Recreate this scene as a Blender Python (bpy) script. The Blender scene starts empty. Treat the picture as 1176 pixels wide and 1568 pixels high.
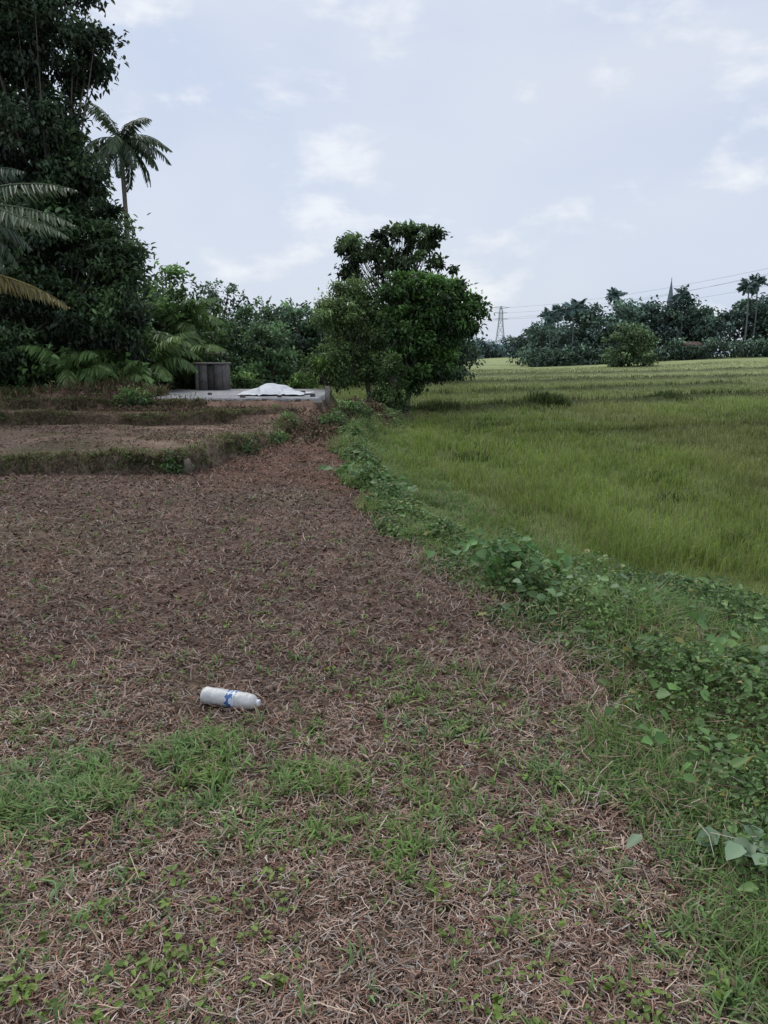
import bpy, math, numpy as np
from mathutils import Vector
R=np.random.RandomState(7)
rad=math.radians
scene=bpy.context.scene
scene.view_settings.view_transform='Standard'
scene.view_settings.look='None'
scene.view_settings.exposure=0

# ---------------------------------------------------------------- helpers
def _h(ix,iy,s):
    v=np.sin(ix*127.1+iy*311.7+s*74.7)*43758.5453
    return v-np.floor(v)
def vn(x,y,s=0):
    x=np.asarray(x,float);y=np.asarray(y,float)
    ix=np.floor(x);iy=np.floor(y);fx=x-ix;fy=y-iy
    fx=fx*fx*(3-2*fx);fy=fy*fy*(3-2*fy)
    a=_h(ix,iy,s);b=_h(ix+1,iy,s);c=_h(ix,iy+1,s);d=_h(ix+1,iy+1,s)
    return (a*(1-fx)+b*fx)*(1-fy)+(c*(1-fx)+d*fx)*fy
def fbm(x,y,s=0,o=4):
    t=0;a=.5;n=0
    for i in range(o):
        t=t+a*vn(x*2**i,y*2**i,s+i*3.7);n+=a;a*=.5
    return t/n
def ss(a,b,x):
    t=np.clip((x-a)/(b-a),0,1);return t*t*(3-2*t)
def mesh_obj(name,V,F,C=None,mat=None,parent=None,smooth=False):
    V=np.asarray(V,np.float32).reshape(-1,3);F=np.asarray(F,np.int32)
    k=F.shape[1];me=bpy.data.meshes.new(name)
    me.vertices.add(len(V));me.vertices.foreach_set('co',V.ravel())
    me.loops.add(F.size);me.loops.foreach_set('vertex_index',F.ravel())
    me.polygons.add(len(F));me.polygons.foreach_set('loop_start',np.arange(0,F.size,k,dtype=np.int32))
    try: me.polygons.foreach_set('loop_total',np.full(len(F),k,np.int32))
    except Exception: pass
    if C is not None:
        a=me.color_attributes.new('Col','FLOAT_COLOR','POINT')
        C=np.asarray(C,np.float32)
        a.data.foreach_set('color',np.concatenate([C,np.ones((len(C),1),np.float32)],1).ravel())
    me.update(calc_edges=True);me.validate()
    if smooth: me.polygons.foreach_set('use_smooth',np.ones(len(me.polygons),bool))
    o=bpy.data.objects.new(name,me);scene.collection.objects.link(o)
    if mat: me.materials.append(mat)
    if parent: o.parent=parent
    return o
def empty(name):
    o=bpy.data.objects.new(name,None);scene.collection.objects.link(o);return o
def unit(a): return a/np.maximum(np.linalg.norm(a,axis=-1,keepdims=True),1e-9)
class Acc:
    def __init__(s): s.V=[];s.F=[];s.C=[];s.n=0
    def add(s,V,F,C):
        s.V.append(V);s.F.append(F+s.n);s.C.append(C);s.n+=len(V)
    def obj(s,name,mat,parent=None,smooth=False,k=1.0):
        return mesh_obj(name,np.concatenate(s.V),np.concatenate(s.F),np.clip(np.concatenate(s.C)*k,.003,.85),mat,parent,smooth)
def leaves(acc,P,A,N,L,W,C,fold=.25,droop=.15):
    """pointed leaves folded along the midrib"""
    n=len(P);A=unit(A);S=unit(np.cross(A,N));N=np.cross(S,A)
    L=np.broadcast_to(L,(n,))[:,None];W=np.broadcast_to(W,(n,))[:,None]
    f=fold*W
    v=np.stack([P,P+A*L*.28-S*W*.5+N*f,P+A*L*.65-S*W*.42+N*(f-droop*L*.4),P+A*L-N*droop*L,
                P+A*L*.65+S*W*.42+N*(f-droop*L*.4),P+A*L*.28+S*W*.5+N*f],1)
    t=np.array([[0,1,2],[0,2,3],[0,3,4],[0,4,5]])
    F=(np.arange(n)[:,None,None]*6+t[None]).reshape(-1,3)
    acc.add(v.reshape(-1,3),F,np.repeat(C,6,0))
def blades(acc,P,D,H,W,C,bend=.4,tipc=1.15,lie=False):
    n=len(P);D=unit(D);H=np.broadcast_to(H,(n,))[:,None];W=np.broadcast_to(W,(n,))[:,None]
    S=np.stack([-D[:,1],D[:,0],0*D[:,0]],1);S=unit(S)
    b=np.broadcast_to(bend,(n,))[:,None]
    Z=np.array([[0,0,1.]])
    if lie:
        m=P+D*H*.5+S*H*.12*R.randn(n,1);t=P+D*H
        t=t+Z*H*.12*R.randn(n,1);m=m+Z*H*.05*np.abs(R.randn(n,1))
    else:
        m=P+Z*H*(.62-.12*b)+D*H*b*.3;t=P+Z*H*(1-.45*b)+D*H*b*.85
    k=.35 if lie else .12
    v=np.stack([P-S*W*.5,P+S*W*.5,m+S*W*.45,m-S*W*.45,t+S*W*k,t-S*W*k],1)
    q=np.array([[0,1,2],[0,2,3],[3,2,4],[3,4,5]])
    F=(np.arange(n)[:,None,None]*6+q[None]).reshape(-1,3)
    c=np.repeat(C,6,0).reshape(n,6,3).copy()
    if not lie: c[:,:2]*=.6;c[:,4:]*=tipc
    acc.add(v.reshape(-1,3),F,c.reshape(-1,3))
def tube(acc,pts,rs,C,sides=8):
    pts=np.asarray(pts,float);n=len(pts);T=unit(np.gradient(pts,axis=0))
    ref=np.array([.13,.97,.2]);X=unit(np.cross(T,ref));Y=np.cross(T,X)
    a=np.linspace(0,2*np.pi,sides,endpoint=False)
    rr=np.asarray(rs)[:,None]*(1+.08*R.randn(n,sides))
    v=pts[:,None]+rr[...,None]*(np.cos(a)[None,:,None]*X[:,None]+np.sin(a)[None,:,None]*Y[:,None])
    i=np.arange(n-1)[:,None]*sides;j=np.arange(sides)[None];k=(j+1)%sides
    A=np.stack([i+j,i+k,i+sides+k],-1).reshape(-1,3);B=np.stack([i+j,i+sides+k,i+sides+j],-1).reshape(-1,3)
    C=np.asarray(C)
    acc.add(v.reshape(-1,3),np.concatenate([A,B]),np.tile(C,(n*sides,1))*(.8+.4*R.rand(n*sides,1)))
def rdir(n): return unit(R.randn(n,3))

# ---------------------------------------------------------------- materials
def newmat(name):
    m=bpy.data.materials.new(name);m.use_nodes=True;nt=m.node_tree;nt.nodes.clear();return m,nt
def leafmat(name,tr=.25,rough=.5,spec=.3):
    m,nt=newmat(name);N=nt.nodes;l=nt.links
    a=N.new('ShaderNodeAttribute');a.attribute_name='Col'
    p=N.new('ShaderNodeBsdfPrincipled');p.inputs['Roughness'].default_value=rough
    p.inputs['Specular IOR Level'].default_value=spec
    o=N.new('ShaderNodeOutputMaterial');l.new(a.outputs['Color'],p.inputs['Base Color'])
    if tr>0:
        t=N.new('ShaderNodeBsdfTranslucent');mx=N.new('ShaderNodeMixShader');mx.inputs[0].default_value=tr
        l.new(a.outputs['Color'],t.inputs['Color'])
        l.new(p.outputs[0],mx.inputs[1]);l.new(t.outputs[0],mx.inputs[2]);l.new(mx.outputs[0],o.inputs[0])
    else: l.new(p.outputs[0],o.inputs[0])
    return m
def attrmat(name,scales=((60,.5),(9,.35)),bump=.3,bscale=60,rough=.95):
    m,nt=newmat(name);N=nt.nodes;l=nt.links
    a=N.new('ShaderNodeAttribute');a.attribute_name='Col';g=N.new('ShaderNodeNewGeometry')
    col=a.outputs['Color']
    for sc,am in scales:
        n=N.new('ShaderNodeTexNoise');n.inputs['Scale'].default_value=sc;n.inputs['Detail'].default_value=5
        n.inputs['Roughness'].default_value=.65
        l.new(g.outputs['Position'],n.inputs['Vector'])
        r=N.new('ShaderNodeMapRange');r.inputs[1].default_value=.3;r.inputs[2].default_value=.7
        r.inputs[3].default_value=1-am;r.inputs[4].default_value=1+am
        l.new(n.outputs[0],r.inputs[0])
        v=N.new('ShaderNodeVectorMath');v.operation='SCALE';l.new(col,v.inputs[0]);l.new(r.outputs[0],v.inputs['Scale']);col=v.outputs[0]
    p=N.new('ShaderNodeBsdfPrincipled');p.inputs['Roughness'].default_value=rough;p.inputs['Specular IOR Level'].default_value=.15
    l.new(col,p.inputs['Base Color'])
    n=N.new('ShaderNodeTexNoise');n.inputs['Scale'].default_value=bscale;n.inputs['Detail'].default_value=6
    l.new(g.outputs['Position'],n.inputs['Vector'])
    b=N.new('ShaderNodeBump');b.inputs['Strength'].default_value=bump;b.inputs['Distance'].default_value=.03
    l.new(n.outputs[0],b.inputs['Height']);l.new(b.outputs[0],p.inputs['Normal'])
    o=N.new('ShaderNodeOutputMaterial');l.new(p.outputs[0],o.inputs[0]);return m
M_leaf=leafmat('leaf',.28,.42,.4);M_grass=leafmat('grass_blade',.35,.6,.15)
M_far=leafmat('distant_leaf',0,.8,.1)
M_litter=leafmat('dry_litter',0,.75,.15)
M_bark=attrmat('bark',((12,.4),),.5,25);M_ground=attrmat('soil',((70,.5),(17,.4),(2.2,.2)),.6,55)
M_stone=attrmat('weathered_concrete',((25,.35),(4,.35)),.35,30);M_metal=attrmat('painted_metal',((3,.1),),0,10,.6)
M_earth=attrmat('earth_bund',((40,.5),(9,.45)),.9,22)
def plain(name,col,rough=.6,**k):
    m,nt=newmat(name);N=nt.nodes;l=nt.links
    p=N.new('ShaderNodeBsdfPrincipled');p.inputs['Roughness'].default_value=rough
    n=N.new('ShaderNodeTexNoise');n.inputs['Scale'].default_value=k.get('scale',12);n.inputs['Detail'].default_value=5
    g=N.new('ShaderNodeNewGeometry');l.new(g.outputs['Position'],n.inputs['Vector'])
    r=N.new('ShaderNodeMixRGB');r.inputs[1].default_value=(*[c*k.get('dark',.75) for c in col],1);r.inputs[2].default_value=(*col,1)
    l.new(n.outputs[0],r.inputs[0]);l.new(r.outputs[0],p.inputs['Base Color'])
    if 'trans' in k:p.inputs['Transmission Weight'].default_value=k['trans']
    o=N.new('ShaderNodeOutputMaterial');l.new(p.outputs[0],o.inputs[0]);return m

# ---------------------------------------------------------------- terrain
EY=[-20,1.6,2.0,2.3,2.9,3.4,3.85,4.25,5.05,6.1,7.3,9.6,14.1,17,20,24,29,34,45]
EX=[1.1,1.05,1.05,1.0,.93,1.12,1.02,.81,.62,.28,.05,-.38,-.8,-.75,-.1,.6,-1.5,-9,-25]
PY=[-20,4.6,5.2,5.6,6.1,7.16,10.2,16,20,24,29,34,45]
PX=[3.8,3.8,3.5,2.95,2.1,1.25,.45,-.15,.4,1.1,-1.2,-8.7,-24.5]
def xe(y): return np.interp(y,EY,EX)+.11*np.sin(y*2.3)*ss(4.5,6,y)+.07*np.sin(y*5.1+1)*ss(4,5,y)
def xp(y): return np.interp(y,PY,PX)
def wall_x(y): return np.interp(y,[10.7,15.9,17],[-2.76,-1.93,-1.8])
def plotmask(x,y): return (ss(10.75,10.85,y)*(1-ss(16.3,16.4,y))*(1-ss(-.05,.05,x-wall_x(y))))
def plot2mask(x,y): return ss(16.3,16.45,y)*(1-ss(24,27,y))*(1-ss(-1.75,-1.4,x))
BUNDS=[((.8,25.5),(19,38),.26),((2,37),(24,52),.22),((2,50),(36,70),.3),((0,68),(50,92),.35),((19,38),(60,60),.3),((3,19),(14,21.5),.12)]
def bund(x,y):
    t=0*x
    for (x0,y0),(x1,y1),h in BUNDS:
        dx,dy=x1-x0,y1-y0;L=math.hypot(dx,dy)
        s=((x-x0)*dx+(y-y0)*dy)/L;d=((y-y0)*dx-(x-x0)*dy)/L+.4*np.sin(s*.7)
        t=np.maximum(t,h*np.exp(-(d/(.35+y*.008))**2)*ss(-1,1,s)*(1-ss(L-1,L+1,s)))
    return t
def H(x,y):
    e=xe(y)+.10*(fbm(x*0+y*1.7,y*1.7,3)-.5)*2;p=np.maximum(xp(y),e+.35)
    z=-.35*ss(0,1,(x-e)/(p-e))
    z=z+.04*(fbm(x*1.1,y*1.1,5)-.5)+.03*(fbm(x*6,y*6,9,3)-.5)*(1-ss(8,20,y))
    z=z+.10*np.exp(-((x-1.55)**2/.25+(y-4.3)**2/.5))
    z=z+bund(x,y)
    pm=plotmask(x,y);p2=plot2mask(x,y)
    z=z+.17*pm+(.34+.16*ss(18.2,18.35,y))*p2+.06*(fbm(x*1.6,y*1.6,15)-.4)*(pm+p2)
    z=z+.15*ss(12,18,y)*(1-ss(22,27,y))*(1-ss(-1.2,-.3,x))*(1-pm)*(1-p2)
    z=z+.1*ss(24,40,y)*(1-ss(-8,-2,x))*(1-ss(120,200,y))
    z=z+1.75*ss(15,65,x)*ss(60,130,y)
    for cx,cy,rx,ry,h in [(-6.9,20.0,.9,.8,.38),(-7.9,19.0,.7,.6,.2),(-.75,18.2,.5,.9,.28),(-.5,20.5,.7,.9,.35)]:
        z=z+h*np.exp(-((x-cx)/rx)**2-((y-cy)/ry)**2)*(.7+.6*vn(x*5,y*5,4))
    return z
sx=np.arange(-8.1,8.11,.034);gx=.9*np.sinh(sx)
sy=np.arange(-2.4,6.7,.016);gy=4+4*np.sinh(sy)
X,Y=np.meshgrid(gx,gy);Z=H(X,Y)
nx,ny=len(gx),len(gy)
pad=ss(-.3,.3,X-xp(Y));weed=ss(-.1,.12,X-xe(Y)+.5*(fbm(X*3,Y*3,8)-.5))*(1-pad)
def c3(*c): return np.array(c,float)
n1=fbm(X*.8,Y*.8,11)[...,None];n2=fbm(X*2.5,Y*2.5,21)[...,None];n3=fbm(X*.06,Y*.15,31)[...,None];n4=fbm(X*9,Y*9,23)[...,None]
def soilc(x,y):
    a=fbm(x*.55,y*.4,151)[...,None];b=fbm(x*.9,y*.7,153)[...,None]
    c=c3(.155,.103,.077)*(1-ss(.4,.65,a))+c3(.168,.094,.067)*ss(.4,.65,a)
    o=ss(.55,.7,b);return c*(1-o*.5)+c3(.13,.12,.068)*o*.5
dirt=soilc(X,Y)*(.45+.7*n2)*(.55+.9*n4)
pm=plotmask(X,Y)[...,None];p2=plot2mask(X,Y)[...,None]
pl=c3(.20,.14,.105)*(.5+.9*n2)*(.6+.9*n1);gn=ss(.5,.68,fbm(X*1.3,Y*1.6,161))[...,None]
pl=pl*(1-.45*gn)+c3(.10,.10,.05)*.45*gn
dirt=dirt*(1-pm)+pl*pm
dirt=dirt*(1-p2)+(c3(.18,.115,.083)*n2*2*.9*(.6+.8*n4))*p2
lawn=(ss(21,26,Y)*(1-0))[...,None]
dirt=dirt*(1-lawn)+c3(.13,.175,.055)*lawn
wc=c3(.095,.09,.045)
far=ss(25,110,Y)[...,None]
pc=c3(.135,.165,.055)*(1-far)+c3(.28,.32,.145)*far  # distant paddy blends to a paler colour, haze painted in
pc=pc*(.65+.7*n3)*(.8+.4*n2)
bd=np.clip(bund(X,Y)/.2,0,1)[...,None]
pc=pc*(1-.65*bd)  # bunds painted darker for the shade on their faces
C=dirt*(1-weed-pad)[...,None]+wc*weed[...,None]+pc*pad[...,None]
i=np.arange(ny-1)[:,None]*nx+np.arange(nx-1)[None]
F=np.stack([i,i+1,i+nx+1,i+nx],-1).reshape(-1,4)
mesh_obj('ground',np.stack([X,Y,Z],-1),F,C.reshape(-1,3),M_ground,smooth=True)

# ---------------------------------------------------------------- dry litter
def wedge(n,d0,d1,l=-.62,r=.62):
    d=np.exp(R.uniform(math.log(d0),math.log(d1),n));u=R.uniform(l,r,n)
    return d*u,d*1.0
def pal(n,cols,w,var=.25):
    cols=np.array(cols);w=np.array(w)/sum(w)
    return cols[R.choice(len(cols),n,p=w)]*(1+var*R.randn(n,1)).clip(.4,1.8)
def overx(y,n):
    return np.abs(R.randn(n))*(.18+.3*ss(4.6,3.0,y))
LP=[(.45,.345,.27),(.34,.235,.185),(.22,.137,.10),(.225,.115,.08),(.09,.058,.046),(.37,.325,.285)]
acc=Acc()
n=225000
x,y=wedge(n,1.1,15,-.68,.62)
cl=fbm(x*9,y*9,45)*.65+.35*fbm(x*2.2,y*2.2,46)
k=(x<xe(y)+overx(y,n))&(plotmask(x,y)<.5)&(R.rand(n)<.2+1.1*cl);x=x[k];y=y[k];cl=cl[k];n=len(x)
s=(y/3)**.5
P=np.stack([x,y,H(x,y)+.004+(.01+.035*cl)*R.rand(n)],1)
a=R.rand(n)*2*np.pi;D=np.stack([np.cos(a),np.sin(a),.22*R.randn(n)],1)
fw=ss(4.5,1.8,y)
c=pal(n,LP,[3.2,4,4,2.2,2,2.8]);red=fbm(x*.55,y*.4,151)[:,None]
c=c*(.75+.37*fw)[:,None]*(1-.13*ss(.35,.6,red)*np.array([[0,1,1.4]]))*(.45+1.1*cl[:,None])
blades(acc,P,D,(.02+.065*R.rand(n)**1.6)*s,(.002+.0035*R.rand(n)**2)*s,c,lie=True)
n=100000
x,y=wedge(n,1.1,17,-.68,.62);cl=fbm(x*9,y*9,45)*.65+.35*fbm(x*2.2,y*2.2,46)
k=(x<xe(y)+overx(y,n)*1.2)&(plotmask(x,y)<.5)&(R.rand(n)<.1+1.1*cl);x=x[k];y=y[k];cl=cl[k];n=len(x);s=(y/3)**.45
P=np.stack([x,y,H(x,y)+.006+.03*cl*R.rand(n)],1)
Nn=unit(np.stack([.6*R.randn(n),.6*R.randn(n),np.ones(n)],1))
c=pal(n,LP,[2,4,5,2.6,1.5,2.2])*(.68+.36*ss(4.5,1.8,y))[:,None]*(.45+1.1*cl[:,None])
leaves(acc,P,rdir(n)*[1,1,.35],Nn,(.012+.028*R.rand(n)**2)*s,(.006+.013*R.rand(n)**2)*s,c,.5,.3)
n=160;x,y=wedge(n,1.2,7);k=(x<xe(y)+.3);x=x[k];y=y[k];n=len(x)
P=np.stack([x,y,H(x,y)+.02+.02*R.rand(n)],1);a=R.rand(n)*6.28
blades(acc,P,np.stack([np.cos(a),np.sin(a),.05*R.randn(n)],1),.1+.12*R.rand(n),.003+.001*R.rand(n),pal(n,[(.4,.3,.22),(.3,.2,.14)],[1,1]),lie=True)
acc.obj('dry_cut_vegetation',M_litter)

# ---------------------------------------------------------------- sprouting grass on the path
acc=Acc()
def patch(x,y):
    g=lambda cx,cy,rx,ry,a:a*np.exp(-((x-cx)/rx)**2-((y-cy)/ry)**2)
    m=g(-1.15,2.66,.38,.20,1.)+g(-.66,2.88,.28,.15,1.)+g(-1.35,2.42,.3,.16,.9)+g(-.8,2.55,.3,.15,.7)+g(-.1,2.55,.28,.13,.6)+g(.2,2.3,.18,.16,.6)+g(-.35,2.68,.25,.12,.6)
    m=m+g(.22,3.4,.25,.45,.26)+g(.5,3.2,.3,.28,.28)+g(.95,2.8,.2,.4,.7)+g(1.0,2.0,.18,.5,.6)+g(-.2,3.9,.22,.4,.12)+g(.75,2.55,.22,.28,.35)+g(-1.6,3.2,.3,.2,.25)+g(-.3,2.3,.3,.12,.3)
    return m
n=95000;x,y=wedge(n,1.2,9,-.62,.62)
m=patch(x,y)*ss(.30,.60,fbm(x*6,y*6,51))*.75+.012*(fbm(x*2,y*2,57)>.5)+.007
k=(x<xe(y)+.4)&(R.rand(n)<m*.8);x=x[k];y=y[k];n=len(x);mm=patch(x,y)
nb=8
bx=np.repeat(x,nb)+.012*R.randn(n*nb);by=np.repeat(y,nb)+.012*R.randn(n*nb);N_=n*nb
a=R.rand(N_)*6.28;hh=np.repeat((.025+.065*R.rand(n)**1.3)*(.85+.25*np.clip(mm,0,1)),nb)*(.5+.8*R.rand(N_))
blue=fbm(bx*3,by*3,61)[:,None]
c=(np.array([.19,.285,.065])*(1-blue)+np.array([.21,.33,.16])*blue)*(.6+.8*R.rand(N_,1))
dry=R.rand(N_)<.17;c[dry]=[.38,.31,.2]
blades(acc,np.stack([bx,by,H(bx,by)],1),np.stack([np.cos(a),np.sin(a),0*a],1),hh,.0055*(1+.7*R.rand(N_)),c,bend=.3+.9*R.rand(N_))
acc.obj('grass_sprouts',M_grass,k=1.08)
acc=Acc()
n=1400;x,y=wedge(n,1.2,10);k=(x<xe(y)+.2)&(fbm(x*2.4,y*2.4,63)>.45);x=x[k];y=y[k];n=len(x);nb=5
bx=np.repeat(x,nb);by=np.repeat(y,nb);N_=n*nb;a=R.rand(N_)*6.28
P=np.stack([bx+.012*np.cos(a),by+.012*np.sin(a),H(bx,by)+.02+.02*R.rand(N_)],1)
c=np.repeat(np.array([[.20,.30,.055]])*(.5+.7*R.rand(n,1)),nb,0)
sc=np.repeat(.6+.8*R.rand(n),nb)
leaves(acc,P,np.stack([np.cos(a),np.sin(a),.3*R.rand(N_)],1),np.tile([0,0,1.],(N_,1))+.3*R.randn(N_,3),(.013+.015*R.rand(N_))*sc,(.009+.008*R.rand(N_))*sc,c)
acc.obj('seedlings',M_leaf)

# ---------------------------------------------------------------- weeds along the bank
LUMPS=[(.87,5.15,.22,.26),(.95,5.5,.2,.2),(1.3,4.6,.3,.10),(.1,8.2,.2,.14),(-.2,9.2,.25,.18),(-.35,12,.3,.22),(1.6,2.6,.3,.12),(.45,6.4,.2,.14),(-.7,15,.4,.2),(2.1,4.9,.4,.14),(1.45,3.4,.22,.12),(1.9,3.2,.25,.14),(.7,7.0,.25,.12),(.25,10.2,.3,.1),(1.55,5.4,.3,.14)]
acc=Acc();gac=Acc()
n=200000
d=np.exp(R.uniform(math.log(1.4),math.log(22),n));y=d
w0=xe(y);w1=np.maximum(xp(y)+.1,w0+.4);w1=np.where(y<5.6,np.minimum(w1,.66*y+.9),w1)
u=R.rand(n)
x=w0+(w1-w0)*u**1.2-.12*R.rand(n)
dens=fbm(x*1.9,y*1.9,71)+.35*(fbm(x*7,y*7,72)-.5)
inner=1-.7*ss(.25,.9,u)*ss(5.2,7,y)
spots=0*x
for cx,cy,r_ in [(.87,5.15,.32),(.6,5.9,.25),(1.25,4.65,.35),(.1,8.2,.4),(-.2,9.2,.45),(-.35,12,.4),(1.5,2.5,.35),(.45,6.6,.3),(2.2,5.0,.45),(1.9,3.7,.4),(1.65,3.0,.3)]:
    spots=np.maximum(spots,np.exp(-((x-cx)**2+(y-cy)**2)/r_**2))
keep=R.rand(n)<np.clip((ss(.44,.62,dens)*.66+.04)*inner+.5*spots,0,1)
x=x[keep];y=y[keep];n=len(x)
can=.02+.22*fbm(x*2.4,y*2.4,73)**1.6
for cx,cy,r_,h_ in LUMPS:
    can=can+h_*np.exp(-((x-cx)**2+(y-cy)**2)/r_**2)
can=can*ss(-.15,.15,x-xe(y))+.015
P=np.stack([x,y,H(x,y)+can*(1-R.rand(n)**1.6*.9)],1)
s=(y/4)**.35
Nn=unit(np.stack([.6*R.randn(n),.6*R.randn(n)-.15,np.ones(n)],1))
t=np.clip(fbm(x*2.4,y*2.4,77)*1.6-.3,0,1)[:,None]
c=(np.array([.075,.15,.045])*(1-t)+np.array([.20,.315,.10])*t)*(.5+.9*R.rand(n,1))
yl=R.rand(n)<.04;c[yl]=np.array([.34,.32,.10])
big=R.rand(n)<.08
L=(.014+.026*R.rand(n))*s;L=np.where(big,L*2.1,L)
a=R.rand(n)*6.28
leaves(acc,P,np.stack([np.cos(a),np.sin(a),.35*R.randn(n)],1),Nn,L,L*(.4+.35*R.rand(n)),c)
for cx,cy,cz,r_,k_,sz,cc in [(2.35,5.0,.05,.35,34,.11,(.25,.36,.2)),(1.2,2.15,.06,.10,14,.075,(.22,.32,.19)),(1.7,3.4,.1,.3,30,.08,(.17,.3,.09)),
                      (.87,5.1,.22,.18,80,.09,(.10,.22,.055)),(1.2,4.75,.1,.25,46,.065,(.17,.28,.13)),(1.35,2.8,.08,.25,32,.06,(.15,.29,.08)),(1.9,4.3,.1,.3,36,.08,(.13,.25,.08)),(-.2,9.3,.2,.3,50,.10,(.10,.2,.055))]:
    xx=cx+r_*R.randn(k_);yy=cy+r_*R.randn(k_);a=R.rand(k_)*6.28
    PP=np.stack([xx,yy,H(xx,yy)+cz*(.6+.8*R.rand(k_))+.05],1)
    leaves(acc,PP,np.stack([np.cos(a),np.sin(a),-.2+.3*R.randn(k_)],1),unit(np.stack([.35*R.randn(k_),.35*R.randn(k_)-.3,np.ones(k_)],1)),sz*(.7+.5*R.rand(k_)),sz*.75*(.7+.5*R.rand(k_)),np.array([cc])*(.7+.6*R.rand(k_,1)),.12,.2)
acc.obj('bank_weeds',M_leaf,k=1.03)
n=160000
y=np.exp(R.uniform(math.log(1.4),math.log(19),n));w0=xe(y)-.15;w1=np.maximum(xp(y)+.6,w0+.4);w1=np.where(y<5.6,np.minimum(w1,.66*y+.9),w1)
x=w0+(w1-w0)*R.rand(n)
k=R.rand(n)<(ss(.33,.6,fbm(x*2.2,y*2.2,81))*.85+.15)*ss(-.15,.35,x-xe(y)+.1);x=x[k];y=y[k];n=len(x)
a=R.rand(n)*6.28;t=fbm(x*1.1,y*1.1,83)[:,None]
c=(np.array([.20,.275,.065])*(1-t)+np.array([.18,.30,.11])*t)*(.55+.8*R.rand(n,1))
c[R.rand(n)<.15]=[.38,.31,.2]
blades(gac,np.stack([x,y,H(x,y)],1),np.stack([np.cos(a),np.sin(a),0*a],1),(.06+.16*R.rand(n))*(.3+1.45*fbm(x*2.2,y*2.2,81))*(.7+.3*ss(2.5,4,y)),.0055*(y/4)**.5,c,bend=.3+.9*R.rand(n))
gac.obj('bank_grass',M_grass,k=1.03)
acc=Acc();n=6000;cx=R.choice(7,n,p=[.25,.15,.14,.14,.11,.11,.10])
cc=np.array([[1.42,4.2],[.95,3.75],[.80,4.9],[.45,5.8],[1.25,3.3],[1.15,2.6],[.2,7.3]])[cx];x=cc[:,0]+.22*R.randn(n);y=cc[:,1]+.27*R.randn(n)
P=np.stack([x,y,H(x,y)+.10*R.rand(n)+.01],1);a=-1.9+1.3*R.randn(n)
blades(acc,P,np.stack([np.cos(a),np.sin(a),-.3+.35*R.randn(n)],1),.04+.1*R.rand(n),.0032,pal(n,LP,[3,3,3,1,2,2]),lie=True)
acc.obj('dead_stems',M_litter)

# ---------------------------------------------------------------- paddy field grass
acc=Acc()
n=330000
d=np.exp(R.uniform(math.log(5.0),math.log(110),n));u=R.rand(n);x=-.1*d+u*(.78*d+1);y=d
cov=fbm(x*1.6,y*1.1,95)+.5*(fbm(x*.5,y*.35,96)-.5)
k=(x>xp(y)-.6+.9*R.rand(n))&(x>xe(y)+.25)&(R.rand(n)<.12+1.5*np.clip(cov-.25,0,1));x=x[k];y=y[k];n=len(x)
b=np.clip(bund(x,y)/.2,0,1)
t=fbm(x*.35,y*.22,91);t2=fbm(x*1.7,y*1.2,93);t3=ss(.48,.64,fbm(x*.25+3,y*.12,99))[:,None]
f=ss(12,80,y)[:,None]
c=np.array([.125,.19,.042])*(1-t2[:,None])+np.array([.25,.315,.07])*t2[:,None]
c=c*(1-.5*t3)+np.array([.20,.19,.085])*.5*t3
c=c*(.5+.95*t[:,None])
c=c*(1-f)+f*(np.array([.285,.325,.15])*(.5+.95*fbm(x*.07,y*.16,97)[:,None]))  # far blades take a paler, hazed colour with distance
c=c*(.65+.65*R.rand(n,1))
straw=R.rand(n)<.13;c[straw]=np.array([.32,.30,.15])
c=c*(1-.6*b[:,None])  # blades on bunds darkened: darker weeds plus painted shade
a=R.rand(n)*6.28
hh=(.08+.22*R.rand(n))*(.25+1.4*t)*(1-.3*ss(30,90,y))
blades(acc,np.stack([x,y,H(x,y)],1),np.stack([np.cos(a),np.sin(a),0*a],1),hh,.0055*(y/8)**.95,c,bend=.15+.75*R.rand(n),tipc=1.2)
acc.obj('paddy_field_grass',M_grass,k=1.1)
acc=Acc()
BW=[(6.2,29.2,.35,.42,320),(6.6,29.5,.3,.3,160),(1.6,25.9,.45,.3,260),(2.1,26.3,.35,.2,150),(12,33.4,.8,.25,260),(4.3,28,.8,.2,200),(15,36,.9,.25,200)]
for q in range(60):
    yy=math.exp(R.uniform(math.log(7),math.log(60)));xx=xp(yy)+.6+R.rand()*.55*yy
    BW.append((xx,yy,.018*yy,.10+.12*R.rand(),70))
for cx,cy,r_,h_,k_ in BW:
    x=cx+r_*R.randn(k_);y=cy+.6*r_*R.randn(k_);a=R.rand(k_)*6.28
    blades(acc,np.stack([x,y,H(x,y)],1),np.stack([np.cos(a),np.sin(a),0*a],1),h_*(.5+R.rand(k_)),.0012*cy,np.array([[.085,.12,.04]])*(.6+.8*R.rand(k_,1)),bend=.6)
acc.obj('field_weeds',M_grass)

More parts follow.
